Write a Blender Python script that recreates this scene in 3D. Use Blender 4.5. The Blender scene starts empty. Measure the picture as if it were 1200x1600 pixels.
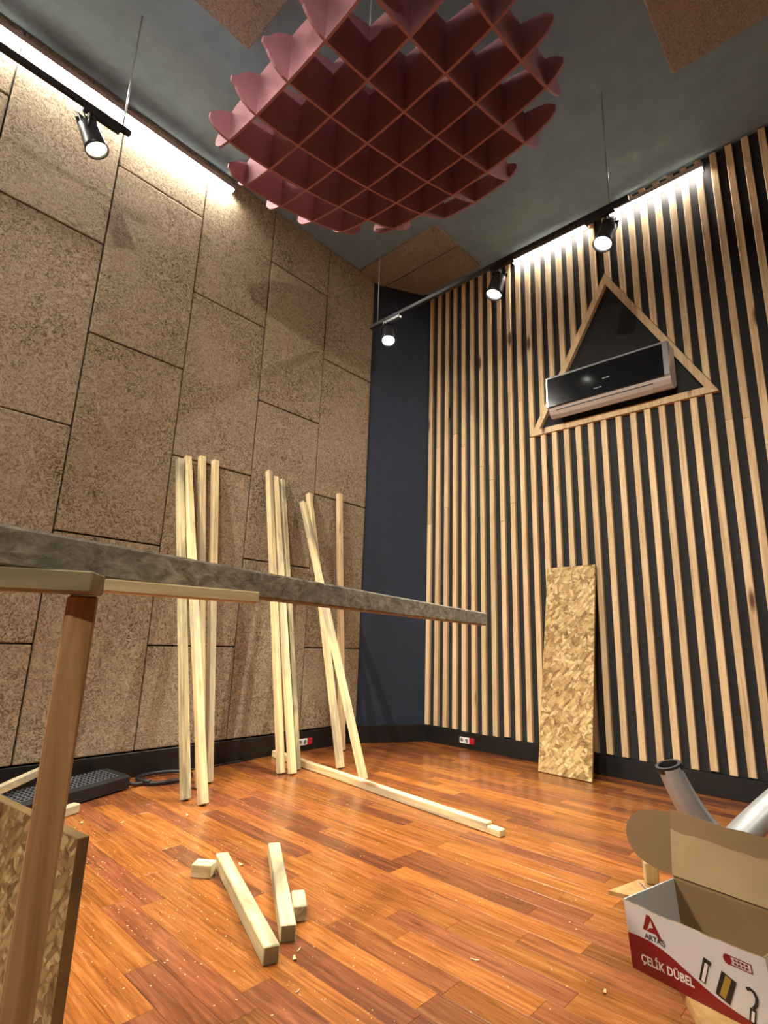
import bpy, bmesh, math, random
from mathutils import Vector, Matrix, Euler

random.seed(7)
scene = bpy.context.scene
COL = scene.collection

# ------------------------------------------------------------------ camera
cam_data = bpy.data.cameras.new('camera')
cam_data.sensor_fit = 'HORIZONTAL'
cam_data.sensor_width = 36.0
cam_data.lens = 36.0 * 840.25 / 1200.0
cam_data.clip_start = 0.02
cam = bpy.data.objects.new('camera', cam_data)
COL.objects.link(cam)
yaw, pitch, roll = (math.radians(a) for a in (46.722, 13.326, 1.928))
fwd = Vector((math.sin(yaw) * math.cos(pitch), math.cos(yaw) * math.cos(pitch), math.sin(pitch)))
rgt = Vector((math.cos(yaw), -math.sin(yaw), 0))
upv = rgt.cross(fwd)
r2 = math.cos(roll) * rgt + math.sin(roll) * upv
u2 = -math.sin(roll) * rgt + math.cos(roll) * upv
m3 = Matrix((r2, u2, -fwd)).transposed()
cam.matrix_world = Matrix.Translation((0.330, -3.287, 0.811)) @ m3.to_4x4()
scene.camera = cam

# ------------------------------------------------------------------ world and exposure
world = bpy.data.worlds.new('world')
scene.world = world
world.use_nodes = True
world.node_tree.nodes['Background'].inputs[0].default_value = (0.55, 0.65, 0.8, 1)
world.node_tree.nodes['Background'].inputs[1].default_value = 0.05
scene.view_settings.view_transform = 'Standard'
scene.view_settings.look = 'None'
scene.view_settings.gamma = 1.0
scene.view_settings.use_curve_mapping = False
scene.view_settings.exposure = 0.95
LED_STRENGTH = 170.0
SLAT_LED_STRENGTH = 62.0
SPOT_WATT = 140.0
FILL_SPOT_WATT = 270.0

# ------------------------------------------------------------------ sizes of the room
CEIL = 4.235           # ceiling height
XR = 4.10              # front faces of the slats on the right wall
XW = 4.13              # black wall behind the slats
X0, Y0 = -2.6, -5.6    # the two walls behind the camera


# ================================================================== materials
def s2l(c):
    return tuple((v / 255.0 / 12.92) if v / 255.0 <= 0.04045 else ((v / 255.0 + 0.055) / 1.055) ** 2.4 for v in c) + (1,)


class NT:
    def __init__(self, name):
        self.m = bpy.data.materials.new(name)
        self.m.use_nodes = True
        self.t = self.m.node_tree
        self.b = self.t.nodes['Principled BSDF']

    def n(self, typ, **kw):
        nd = self.t.nodes.new(typ)
        for k, v in kw.items():
            if k.startswith('i_'):
                nd.inputs[k[2:].replace('_', ' ')].default_value = v
            else:
                setattr(nd, k, v)
        return nd

    def l(self, a, b):
        self.t.links.new(a, b)

    def coords(self, kind='Object', scale=(1, 1, 1), rnd=True, rot=(0, 0, 0)):
        tc = self.n('ShaderNodeTexCoord')
        mp = self.n('ShaderNodeMapping')
        mp.inputs['Scale'].default_value = scale
        mp.inputs['Rotation'].default_value = rot
        if rnd:
            oi = self.n('ShaderNodeObjectInfo')
            mul = self.n('ShaderNodeVectorMath', operation='MULTIPLY_ADD')
            mul.inputs[1].default_value = (1, 1, 1)
            cmb = self.n('ShaderNodeCombineXYZ')
            for i, k in enumerate((37.0, 91.0, 53.0)):
                mm = self.n('ShaderNodeMath', operation='MULTIPLY')
                self.l(oi.outputs['Random'], mm.inputs[0])
                mm.inputs[1].default_value = k
                self.l(mm.outputs[0], cmb.inputs[i])
            self.l(tc.outputs[kind], mul.inputs[0])
            self.l(cmb.outputs[0], mul.inputs[2])
            self.l(mul.outputs[0], mp.inputs[0])
        else:
            self.l(tc.outputs[kind], mp.inputs[0])
        return mp.outputs[0]

    def noise(self, vec, scale, detail=4, rough=0.55, dist=0.0, out='Fac'):
        nd = self.n('ShaderNodeTexNoise')
        nd.inputs['Scale'].default_value = scale
        nd.inputs['Detail'].default_value = detail
        nd.inputs['Roughness'].default_value = rough
        nd.inputs['Distortion'].default_value = dist
        self.l(vec, nd.inputs['Vector'])
        return nd.outputs[out]

    def ramp(self, fac, stops):
        nd = self.n('ShaderNodeValToRGB')
        e = nd.color_ramp.elements
        while len(e) < len(stops):
            e.new(0.5)
        for i, (p, c) in enumerate(stops):
            e[i].position = p
            e[i].color = c if len(c) == 4 else s2l(c)
        self.l(fac, nd.inputs[0])
        return nd.outputs[0]

    def mix(self, fac, a, b, blend='MIX'):
        nd = self.n('ShaderNodeMix', data_type='RGBA', blend_type=blend)
        for sock, v in ((nd.inputs[0], fac), (nd.inputs[6], a), (nd.inputs[7], b)):
            if hasattr(v, 'is_linked') or hasattr(v, 'links'):
                self.l(v, sock)
            else:
                sock.default_value = v
        return nd.outputs[2]

    def rand_bright(self, col, lo, hi):
        oi = self.n('ShaderNodeObjectInfo')
        mr = self.n('ShaderNodeMapRange')
        mr.inputs['To Min'].default_value = lo
        mr.inputs['To Max'].default_value = hi
        self.l(oi.outputs['Random'], mr.inputs[0])
        hs = self.n('ShaderNodeHueSaturation')
        self.l(mr.outputs[0], hs.inputs['Value'])
        self.l(col, hs.inputs['Color'])
        return hs.outputs[0]

    def bump(self, h, strength=0.3, dist=0.005):
        nd = self.n('ShaderNodeBump')
        nd.inputs['Strength'].default_value = strength
        nd.inputs['Distance'].default_value = dist
        self.l(h, nd.inputs['Height'])
        self.l(nd.outputs[0], self.b.inputs['Normal'])

    def done(self, col=None, rough=0.6, spec=0.5, metal=0.0, coat=0.0):
        if col is not None:
            if isinstance(col, tuple):
                self.b.inputs['Base Color'].default_value = col if len(col) == 4 else s2l(col)
            else:
                self.l(col, self.b.inputs['Base Color'])
        self.b.inputs['Roughness'].default_value = rough
        self.b.inputs['Specular IOR Level'].default_value = spec
        self.b.inputs['Metallic'].default_value = metal
        self.b.inputs['Coat Weight'].default_value = coat
        return self.m


def plain(name, col, rough=0.5, metal=0.0, spec=0.5, noise=0.0, coat=0.0):
    t = NT(name)
    if noise:
        v = t.coords(rnd=False)
        f = t.noise(v, 9.0, 5)
        a = tuple(max(0, c * (1 - noise)) for c in s2l(col)[:3]) + (1,)
        b = tuple(min(1, c * (1 + noise)) for c in s2l(col)[:3]) + (1,)
        return t.done(t.ramp(f, [(0.3, a), (0.7, b)]), rough, spec, metal, coat)
    return t.done(col, rough, spec, metal, coat)


def wood(name, stops, knot=None, lo=0.8, hi=1.1, rough=0.6, grain=34.0, streak=None, bumpy=0.25):
    """grain runs along the local Z axis"""
    t = NT(name)
    v = t.coords(scale=(1, 1, 0.055))
    f = t.noise(v, grain, 5, 0.6, 1.2)
    col = t.ramp(f, stops)
    v2 = t.coords(scale=(1, 1, 0.25))
    if streak:
        f2 = t.noise(v2, 7.0, 3, 0.6, 0.8)
        k = t.ramp(f2, [(0.46, (0, 0, 0, 1)), (0.62, (1, 1, 1, 1))])
        col = t.mix(k, col, t.mix(0.75, col, s2l(streak)))
    if knot:
        vo = t.n('ShaderNodeTexVoronoi')
        vo.inputs['Scale'].default_value = 5.5
        t.l(v2, vo.inputs['Vector'])
        k = t.ramp(vo.outputs['Distance'], [(0.06, (1, 1, 1, 1)), (0.13, (0, 0, 0, 1))])
        col = t.mix(k, col, s2l(knot))
    col = t.rand_bright(col, lo, hi)
    t.bump(f, bumpy, 0.002)
    return t.done(col, rough, 0.35)


def woodwool(name, dark, mid, light):
    t = NT(name)
    v = t.coords()
    f = t.noise(v, 24.0, 3, 0.6, 3.4)
    f2 = t.noise(v, 52.0, 3, 0.65, 2.8)
    mixf = t.n('ShaderNodeMath', operation='MULTIPLY_ADD')
    t.l(f, mixf.inputs[0])
    mixf.inputs[1].default_value = 0.55
    sc = t.n('ShaderNodeMath', operation='MULTIPLY')
    t.l(f2, sc.inputs[0])
    sc.inputs[1].default_value = 0.45
    t.l(sc.outputs[0], mixf.inputs[2])
    col = t.ramp(mixf.outputs[0], [(0.39, dark), (0.475, mid), (0.57, light)])
    big = t.noise(v, 2.2, 3, 0.6)
    col = t.mix(t.ramp(big, [(0.35, (0, 0, 0, 1)), (0.75, (0.5, 0.5, 0.5, 1))]), col, s2l(light))
    col = t.rand_bright(col, 0.93, 1.05)
    t.bump(mixf.outputs[0], 1.0, 0.012)
    return t.done(col, 0.95, 0.1)


def osb(name, plane='XZ', bright=1.0, fine=1.0):
    """strand board: three layers of long flakes at different angles"""
    t = NT(name)
    cols = [(136, 106, 64), (176, 144, 92), (200, 170, 114), (222, 198, 146), (150, 118, 70)]
    layers, hts = [], []
    for i, ang in enumerate((0.35, 1.35, 2.4)):
        rot = (0, 0, ang) if plane == 'XY' else ((0, ang, 0) if plane == 'XZ' else (ang, 0, 0))
        sc = {'XY': (55, 16, 30), 'XZ': (55, 30, 16), 'YZ': (30, 62, 22)}[plane]
        sc = tuple(c * fine for c in sc)
        tc = t.coords(rnd=False)
        mp1 = t.n('ShaderNodeMapping')
        mp1.inputs['Rotation'].default_value = rot
        t.l(tc, mp1.inputs[0])
        mp = t.n('ShaderNodeMapping')
        mp.inputs['Scale'].default_value = sc
        mp.inputs['Location'].default_value = (i * 3.3, i * 1.7, i * 5.1)
        t.l(mp1.outputs[0], mp.inputs[0])
        wob = t.noise(mp.outputs[0], 1.3, 2, 0.5, 0, 'Color')
        add = t.n('ShaderNodeMix', data_type='RGBA', blend_type='LINEAR_LIGHT')
        add.inputs[0].default_value = 0.28
        t.l(mp.outputs[0], add.inputs[6])
        t.l(wob, add.inputs[7])
        vo = t.n('ShaderNodeTexVoronoi')
        vo.inputs['Scale'].default_value = 1.0
        t.l(add.outputs[2], vo.inputs['Vector'])
        sep = t.n('ShaderNodeSeparateColor')
        t.l(vo.outputs['Color'], sep.inputs[0])
        c = t.ramp(sep.outputs[0], [(0.0, cols[0]), (0.25, cols[1]), (0.55, cols[2]), (0.85, cols[3]), (1.0, cols[4])])
        edge = t.ramp(vo.outputs['Distance'], [(0.45, (1, 1, 1, 1)), (0.85, (0.5, 0.44, 0.36, 1))])
        layers.append((t.mix(1.0, c, edge, 'MULTIPLY'), sep.outputs[1], sep.outputs[2]))
    col = layers[0][0]
    for c, key, h in layers[1:]:
        k = t.ramp(key, [(0.45, (0, 0, 0, 1)), (0.5, (1, 1, 1, 1))])
        col = t.mix(k, col, c)
    t.bump(layers[1][2], 0.35, 0.003)
    if bright != 1.0:
        hs = t.n('ShaderNodeHueSaturation')
        hs.inputs['Value'].default_value = bright
        t.l(col, hs.inputs['Color'])
        col = hs.outputs[0]
    return t.done(col, 0.62, 0.3)


def parquet(name):
    """one strip of reddish hardwood, grain along local Y, tone by strip"""
    t = NT(name)
    v = t.coords(scale=(1, 0.06, 1))
    f = t.noise(v, 60.0, 5, 0.65, 0.9)
    fine = t.noise(v, 190.0, 2, 0.5, 0.3)
    g = t.ramp(f, [(0.28, (116, 66, 30)), (0.5, (164, 100, 50)), (0.72, (192, 130, 74))])
    r = t.ramp(f, [(0.28, (92, 50, 32)), (0.5, (132, 76, 48)), (0.72, (160, 100, 66))])
    oi = t.n('ShaderNodeObjectInfo')
    k = t.ramp(oi.outputs['Random'], [(0.25, (0, 0, 0, 1)), (0.85, (1, 1, 1, 1))])
    col = t.mix(k, g, r)
    col = t.mix(t.ramp(fine, [(0.34, (0.78, 0.78, 0.78, 1)), (0.48, (1, 1, 1, 1))]), s2l((88, 46, 22)), col)
    mult = t.n('ShaderNodeMath', operation='MULTIPLY')
    mult.inputs[1].default_value = 7.31
    t.l(oi.outputs['Random'], mult.inputs[0])
    fr = t.n('ShaderNodeMath', operation='FRACT')
    t.l(mult.outputs[0], fr.inputs[0])
    mr = t.n('ShaderNodeMapRange')
    mr.inputs['To Min'].default_value = 0.60
    mr.inputs['To Max'].default_value = 1.0
    t.l(fr.outputs[0], mr.inputs[0])
    hs = t.n('ShaderNodeHueSaturation')
    t.l(mr.outputs[0], hs.inputs['Value'])
    hs.inputs['Saturation'].default_value = 1.03
    t.l(col, hs.inputs['Color'])
    t.bump(f, 0.06, 0.001)
    return t.done(hs.outputs[0], 0.25, 0.5)


def emitter(name, col, strength):
    t = NT(name)
    t.b.inputs['Emission Color'].default_value = s2l(col)
    t.b.inputs['Emission Strength'].default_value = strength
    return t.done((240, 240, 240), 0.4)


M = {}
M['woodwool'] = woodwool('wood_wool_board', (68, 58, 45), (138, 120, 97), (180, 162, 135))
M['woodwool_ceiling'] = woodwool('wood_wool_ceiling', (118, 108, 104), (152, 142, 138), (172, 162, 158))
M['ceiling'] = plain('veil_lightened_paint', (132, 162, 190), 0.9, noise=0.08, spec=0.2)  # dark ceiling paint lightened and blued: lens veil put into the colour
M['black_wall'] = plain('navy_black_paint', (40, 46, 58), 0.75, noise=0.12, spec=0.3)
M['black_slat_wall'] = plain('soft_black_paint', (38, 38, 38), 0.8, noise=0.12, spec=0.3)
M['rear_wall'] = plain('taupe_wall_paint', (120, 110, 100), 0.9, noise=0.1)
M['base'] = plain('black_skirting', (20, 18, 18), 0.45, noise=0.2)
M['slat'] = wood('pine_slat', [(0.25, (180, 145, 104)), (0.5, (214, 184, 140)), (0.75, (228, 202, 162))], knot=(92, 56, 30), lo=0.86, hi=1.06)
M['timber'] = wood('raw_timber', [(0.25, (186, 158, 106)), (0.5, (222, 200, 148)), (0.75, (238, 224, 180))], knot=(128, 88, 48), lo=0.9, hi=1.05, streak=(158, 146, 128))
M['offcut'] = wood('grey_streaked_timber', [(0.25, (150, 134, 98)), (0.5, (204, 190, 146)), (0.75, (226, 214, 174))], lo=0.95, hi=1.05, streak=(106, 100, 84))
M['endgrain'] = plain('end_grain', (138, 120, 82), 0.85, noise=0.3)
M['osb'] = osb('strand_board_leaning', 'YZ', 1.0, 0.85)
M['osb_near'] = osb('strand_board_bench', 'YZ', 0.8, 1.5)
M['osb_edge'] = plain('strand_board_edge', (122, 94, 52), 0.9, noise=0.5)
M['parquet'] = parquet('hardwood_strip')
M['subfloor'] = plain('dark_joint', (70, 36, 20), 0.8)
M['red_rib'] = plain('veil_greyed_red_board', (166, 118, 127), 0.7, noise=0.05, spec=0.2)  # dark maroon paled and greyed by lens veil put into the colour
M['track'] = plain('black_metal', (34, 34, 36), 0.4, spec=0.4)
M['grey_metal'] = plain('grey_metal', (150, 152, 154), 0.35, metal=0.6)
M['cable'] = plain('black_rubber', (22, 22, 23), 0.5)
M['wire'] = plain('steel_wire', (165, 172, 176), 0.35, metal=0.5)
M['led'] = emitter('led_diffuser', (255, 250, 240), LED_STRENGTH)
M['led_slat'] = emitter('led_diffuser_slat_wall', (255, 252, 246), SLAT_LED_STRENGTH)
M['lens'] = emitter('spot_lens', (255, 252, 240), 30.0)
M['lens_warm'] = emitter('spot_lens_warm', (255, 236, 190), 30.0)
bt = NT('weathered_beam')
bv = bt.coords(scale=(1, 1, 0.5))
bf = bt.noise(bv, 60.0, 6, 0.75, 0.6)
bg = bt.noise(bv, 9.0, 3, 0.6)
bc = bt.ramp(bf, [(0.34, (92, 86, 74)), (0.5, (148, 140, 122)), (0.64, (190, 180, 160))])
bc = bt.mix(bt.ramp(bg, [(0.4, (0, 0, 0, 1)), (0.7, (0.55, 0.55, 0.55, 1))]), bc, s2l((122, 116, 100)))
bt.bump(bf, 0.7, 0.003)
M['beam'] = bt.done(bc, 0.9, 0.2)
M['bench_leg'] = wood('rough_brown_board', [(0.25, (130, 94, 56)), (0.5, (178, 136, 88)), (0.75, (204, 166, 118))], lo=0.97, hi=1.0, grain=42.0, rough=0.85, bumpy=0.8)
M['bench_cross'] = wood('greenish_grey_board', [(0.25, (112, 100, 70)), (0.5, (150, 138, 100)), (0.75, (176, 164, 124))], lo=0.98, hi=1.0, rough=0.85)
M['ac_white'] = plain('pearl_plastic', (168, 152, 142), 0.35)
M['ac_black'] = plain('black_glass_panel', (20, 24, 26), 0.12)
M['silver'] = plain('silver_trim', (200, 202, 204), 0.25, metal=0.7)
M['dark_gap'] = plain('dark_gap', (30, 24, 22), 0.7)
M['socket_white'] = plain('white_plastic', (230, 228, 224), 0.35)
M['socket_red'] = plain('red_plastic', (170, 24, 30), 0.35)
M['box_white'] = plain('white_printed_card', (214, 208, 204), 0.45, noise=0.04)
M['box_grey'] = plain('white_inner_card', (196, 200, 198), 0.6, noise=0.04)
M['kraft_light'] = plain('pale_brown_card', (168, 140, 100), 0.85, noise=0.08)
M['kraft'] = plain('brown_card', (136, 108, 72), 0.85, noise=0.07)
M['box_red'] = plain('red_print', (130, 22, 20), 0.4)
M['box_black'] = plain('black_print', (40, 32, 30), 0.5)
M['box_gold'] = plain('brass_print', (160, 128, 50), 0.4)
M['box_light'] = plain('pale_print', (236, 222, 216), 0.5)
M['plywood'] = wood('plywood_seat', [(0.25, (178, 134, 78)), (0.5, (206, 162, 100)), (0.75, (222, 184, 124))], lo=0.98, hi=1.0)
M['grey_tube'] = plain('satin_grey_steel', (158, 160, 160), 0.4, metal=0.35, noise=0.08)
M['paper'] = plain('white_paper', (226, 220, 228), 0.8)
M['device'] = plain('black_device', (20, 20, 21), 0.55)
M['device_top'] = plain('dark_grey_grip', (74, 76, 80), 0.5)
M['shaving'] = plain('pale_shaving', (226, 190, 140), 0.8)


# ================================================================== mesh helpers
def link(o, parent=None):
    COL.objects.link(o)
    if parent:
        o.parent = parent
    return o


def from_bm(name, bm, mat, parent=None, smooth=False):
    me = bpy.data.meshes.new(name)
    bmesh.ops.recalc_face_normals(bm, faces=bm.faces[:])
    bm.to_mesh(me)
    bm.free()
    mats = mat if isinstance(mat, (list, tuple)) else [mat]
    for m in mats:
        me.materials.append(m)
    if smooth:
        for p in me.polygons:
            p.use_smooth = True
    return link(bpy.data.objects.new(name, me), parent)


def bm_box(bm, lo, hi, bevel=0.0, mtx=None, seg=1):
    r = bmesh.ops.create_cube(bm, size=1.0)
    c = [(lo[i] + hi[i]) / 2 for i in range(3)]
    d = [hi[i] - lo[i] for i in range(3)]
    for v in r['verts']:
        v.co = Vector((c[0] + v.co.x * d[0], c[1] + v.co.y * d[1], c[2] + v.co.z * d[2]))
    if bevel:
        es = list({e for v in r['verts'] for e in v.link_edges})
        r2_ = bmesh.ops.bevel(bm, geom=es, offset=bevel, segments=seg, affect='EDGES', profile=0.6)
        vs = list({v for f in r2_['faces'] for v in f.verts} | {v for v in r['verts'] if v.is_valid})
    else:
        vs = r['verts']
    if mtx:
        bmesh.ops.transform(bm, matrix=mtx, verts=[v for v in vs if v.is_valid])


def box(name, lo, hi, mat, parent=None, bevel=0.0, origin=None, seg=1):
    """box in world axes whose object origin is its own centre (or the given origin)"""
    c = Vector(origin) if origin is not None else Vector([(lo[i] + hi[i]) / 2 for i in range(3)])
    bm = bmesh.new()
    bm_box(bm, [lo[i] - c[i] for i in range(3)], [hi[i] - c[i] for i in range(3)], bevel, None, seg)
    o = from_bm(name, bm, mat, parent)
    o.location = c - (parent.location if parent else Vector())
    return o


def stick(name, p, q, w, d, mat, parent=None, twist=0.0, bevel=0.003, side=None):
    """squared timber from p to q, local Z along its length; side = direction of the local X axis"""
    p, q = Vector(p), Vector(q)
    ax = (q - p).normalized()
    s = Vector(side) if side is not None else Vector((1, 0, 0))
    s = (s - ax * s.dot(ax)).normalized()
    t = ax.cross(s)
    rot = Matrix((s, t, ax)).transposed() @ Matrix.Rotation(twist, 3, 'Z')
    L = (q - p).length
    bm = bmesh.new()
    bm_box(bm, (-w / 2, -d / 2, 0), (w / 2, d / 2, L), bevel)
    o = from_bm(name, bm, mat, parent)
    base = parent.location if parent else Vector()
    o.matrix_local = Matrix.Translation(p - base) @ rot.to_4x4()
    return o


def sweep_bm(pts, rad, n=10, closed=False, squash=1.0, caps=True):
    bm = bmesh.new()
    pts = [Vector(p) for p in pts]
    rings = []
    N = len(pts)
    ref = None
    for i, p in enumerate(pts):
        a = pts[(i - 1) % N] if (closed or i > 0) else p
        b = pts[(i + 1) % N] if (closed or i < N - 1) else p
        tg = (b - a).normalized()
        if ref is None:
            ref = Vector((0, 0, 1)) if abs(tg.z) < 0.9 else Vector((1, 0, 0))
        u = (ref - tg * ref.dot(tg)).normalized()
        ref = u
        v = tg.cross(u)
        r = rad[i] if isinstance(rad, (list, tuple)) else rad
        rings.append([bm.verts.new(p + r * (math.cos(2 * math.pi * k / n) * u * squash + math.sin(2 * math.pi * k / n) * v)) for k in range(n)])
    M_ = N if closed else N - 1
    for i in range(M_):
        a, b = rings[i], rings[(i + 1) % N]
        for k in range(n):
            bm.faces.new((a[k], a[(k + 1) % n], b[(k + 1) % n], b[k]))
    if not closed and caps:
        bm.faces.new(rings[0])
        bm.faces.new(rings[-1])
    return bm


def sweep(name, pts, rad, mat, parent=None, n=10, closed=False, squash=1.0, caps=True):
    base = parent.location if parent else Vector()
    o = from_bm(name, sweep_bm([Vector(p) - base for p in pts], rad, n, closed, squash, caps), mat, parent, True)
    return o


def lathe_bm(bm, prof, n=20, mtx=None, cap=True):
    """profile of (radius, z) pairs turned about Z"""
    rings = []
    for r, z in prof:
        ring = []
        for k in range(n):
            a = 2 * math.pi * k / n
            co = Vector((r * math.cos(a), r * math.sin(a), z))
            ring.append(bm.verts.new(mtx @ co if mtx else co))
        rings.append(ring)
    for a, b in zip(rings, rings[1:]):
        for k in range(n):
            bm.faces.new((a[k], a[(k + 1) % n], b[(k + 1) % n], b[k]))
    if cap:
        bm.faces.new(rings[0])
        bm.faces.new(rings[-1])


def poly_prism(name, pts, ax_n, thick, mat, parent=None):
    """flat polygon (world points) thickened along ax_n"""
    base = parent.location if parent else Vector()
    bm = bmesh.new()
    n = Vector(ax_n) * thick
    a = [bm.verts.new(Vector(p) - base) for p in pts]
    b = [bm.verts.new(Vector(p) - base + n) for p in pts]
    bm.faces.new(a)
    bm.faces.new(b[::-1])
    for i in range(len(pts)):
        j = (i + 1) % len(pts)
        bm.faces.new((a[i], a[j], b[j], b[i]))
    return from_bm(name, bm, mat, parent)


def thing(name, loc, label, cat, group=None):
    o = bpy.data.objects.new(name, None)
    o.empty_display_size = 0.05
    link(o)
    o.location = loc
    o.matrix_world = Matrix.Translation(loc)
    return tag(o, label, cat, group)


def tag(o, label, cat, group=None):
    o['label'] = label
    o['category'] = cat
    if group:
        o['group'] = group
    return o


def struct(o):
    o['kind'] = 'structure'
    return o


# ================================================================== the room
# ---- floor: a sub-floor and strips of hardwood laid along Y
floor = struct(box('floor', (X0, Y0, -0.06), (XW + 0.05, 0.1, -0.004), M['subfloor']))
STRIP = 0.083
rest = bmesh.new()
rng = random.Random(3)
x = XW - 0.02
col_i = 0
n_strip = 0
while x > X0:
    xa, xb = x - STRIP, x
    y = 0.09 - rng.random() * 0.5
    ends = [0.09]
    while y > Y0:
        ends.append(y)
        y -= rng.choice((0.42, 0.5, 0.56, 0.62, 0.7))
    ends.append(Y0)
    for a, b in zip(ends, ends[1:]):
        if a - b < 0.02:
            continue
        lo = (xa + 0.0004, b + 0.0004, -0.012)
        hi = (xb - 0.0004, a - 0.0004, 0.0)
        # strips the photograph can show
        seen = xb > 0.75 and b < 0.1 and a > -2.85 and (xa + xb) / 2 - 0.33 > 0.32 * abs((a + b) / 2 + 3.3) * 0.9 and n_strip < 300
        if seen:
            box('floor_strip', lo, hi, M['parquet'], floor, 0.0003)
            n_strip += 1
        else:
            bm_box(rest, [lo[i] - floor.location[i] for i in range(3)], [hi[i] - floor.location[i] for i in range(3)])
    x -= STRIP
ro = from_bm('floor_strips', rest, M['parquet'], floor)
ro['kind'] = 'stuff'

# ---- ceiling with wood wool fields
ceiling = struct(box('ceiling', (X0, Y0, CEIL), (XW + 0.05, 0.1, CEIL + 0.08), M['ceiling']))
poly_prism('ceiling_panel', [(3.692, -0.91, CEIL - 0.025), (4.04, -0.91, CEIL - 0.025), (4.04, -0.24, CEIL - 0.025), (3.692, -0.045, CEIL - 0.025)], (0, 0, 1), 0.024, M['woodwool_ceiling'], ceiling)
for lo, hi in (((3.37, -0.91), (3.685, -0.0)),
               ((0.93, -2.12), (1.53, -0.915)), ((0.325, -2.12), (0.925, -0.915)),
               ((2.74, -3.95), (3.335, -2.745)), ((2.14, -3.95), (2.735, -2.745))):
    box('ceiling_panel', (lo[0], lo[1], CEIL - 0.025), (hi[0], hi[1], CEIL + 0.005), M['woodwool_ceiling'], ceiling, 0.005)

# ---- left wall: dark backing and 60 x 120 wood wool boards in running bond
wall_left = struct(box('wall_left', (X0, 0.03, -0.05), (3.60, 0.13, CEIL), M['base']))
HP = 1.2065
prng = random.Random(11)
for k in range(-4, 6):
    xa, xb = 0.6 * k, 0.6 * (k + 1)
    if k == 5:
        xb = 3.582
    if k % 2:
        js = [0.73, 0.73 + HP, 0.73 + 2 * HP]
    else:
        js = [0.73 + HP / 2, 0.73 + 1.5 * HP, 0.73 + 2.5 * HP]
    zs = [0.14] + js + [CEIL]
    for za, zb in zip(zs, zs[1:]):
        off = prng.uniform(-0.003, 0.003)
        box('acoustic_panel', (xa + 0.004, off, za + 0.0045), (xb - 0.004, 0.045, zb - 0.0045), M['woodwool'], wall_left, 0.007, seg=2)

# ---- black corner wall between the two
cw = bmesh.new()
p0, p1 = Vector((3.570, 0.03)), Vector((4.135, -0.285))
for (a, b) in ((p0, p1),):
    vs = []
    for z in (-0.05, CEIL):
        vs.append([cw.verts.new((a.x, a.y, z)), cw.verts.new((b.x, b.y, z)), cw.verts.new((b.x + 0.05, b.y + 0.09, z)), cw.verts.new((a.x + 0.05, a.y + 0.09, z))])
    cw.faces.new(vs[0]); cw.faces.new(vs[1])
    for i in range(4):
        j = (i + 1) % 4
        cw.faces.new((vs[0][i], vs[0][j], vs[1][j], vs[1][i]))
struct(from_bm('wall_corner', cw, M['black_wall']))

# ---- right wall with pine slats
wall_right = struct(box('wall_right', (XW, Y0, -0.05), (XW + 0.1, -0.24, CEIL), M['black_slat_wall']))
APEX, TR, TL = (-2.005, 3.627), (-2.664, 2.438), (-1.341, 2.438)
SY = [-0.3034, -0.3985, -0.4924, -0.5866, -0.6816, -0.7766, -0.8702, -0.966, -1.0638, -1.1598, -1.253, -1.3477, -1.4432, -1.5367,
      -1.6337, -1.7266, -1.8224, -1.9187, -2.0257, -2.127, -2.2221, -2.3169, -2.4166, -2.5118, -2.6017, -2.6968, -2.7907]
while SY[-1] > Y0 + 0.2:
    SY.append(SY[-1] - 0.0952)
SW = 0.041


def slat_piece(yc, zb0, zb1, zt0, zt1):
    """zb0/zb1: bottom heights at the +Y and -Y edge; zt0/zt1 likewise at the top"""
    bm = bmesh.new()
    zc = (zb0 + zt0) / 2
    dx = srng.uniform(-0.0015, 0.0015)
    vs = []
    for xx in (XR + dx - XW, 0.0):
        vs.append([bm.verts.new((xx, SW / 2, zb0 - zc)), bm.verts.new((xx, -SW / 2, zb1 - zc)), bm.verts.new((xx, -SW / 2, zt1 - zc)), bm.verts.new((xx, SW / 2, zt0 - zc))])
    bm.faces.new(vs[0]); bm.faces.new(vs[1][::-1])
    for i in range(4):
        j = (i + 1) % 4
        bm.faces.new((vs[0][i], vs[0][j], vs[1][j], vs[1][i]))
    bmesh.ops.bevel(bm, geom=[e for e in bm.edges if all(v.co.x < -0.01 for v in e.verts)], offset=0.003, segments=1, affect='EDGES')
    o = from_bm('slat', bm, M['slat'], wall_right)
    o.location = Vector((XW, yc, zc)) - wall_right.location


srng = random.Random(5)


def edge_z(y):
    if y <= APEX[0]:
        f_ = (y - TR[0]) / (APEX[0] - TR[0])
        return TR[1] + f_ * (APEX[1] - TR[1])
    f_ = (y - TL[0]) / (APEX[0] - TL[0])
    return TL[1] + f_ * (APEX[1] - TL[1])


ZB, ZT = 0.128, CEIL - 0.012
for yc in SY:
    bot = ZB + srng.uniform(-0.006, 0.006)
    yl, yr = yc + SW / 2, yc - SW / 2
    if TR[0] + 0.02 < yc < TL[0] - 0.0:
        slat_piece(yc, bot, bot, TL[1] - 0.003, TL[1] - 0.003)
        za = max(edge_z(min(yl, TL[0])), TL[1]) + 0.008
        zb = max(edge_z(max(yr, TR[0])), TL[1]) + 0.008
        if abs(yc - APEX[0]) < SW / 2:
            za = zb = APEX[1] + 0.01
        slat_piece(yc, za, zb, ZT, ZT)
    else:
        j = srng.choice((2.13, 2.13, 2.62, 2.05, 2.75, 1.9, 2.4)) + srng.uniform(-0.2, 0.2)
        slat_piece(yc, bot, bot, j - 0.0006, j - 0.0006)
        slat_piece(yc, j + 0.0006, j + 0.0006, ZT, ZT)

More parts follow.
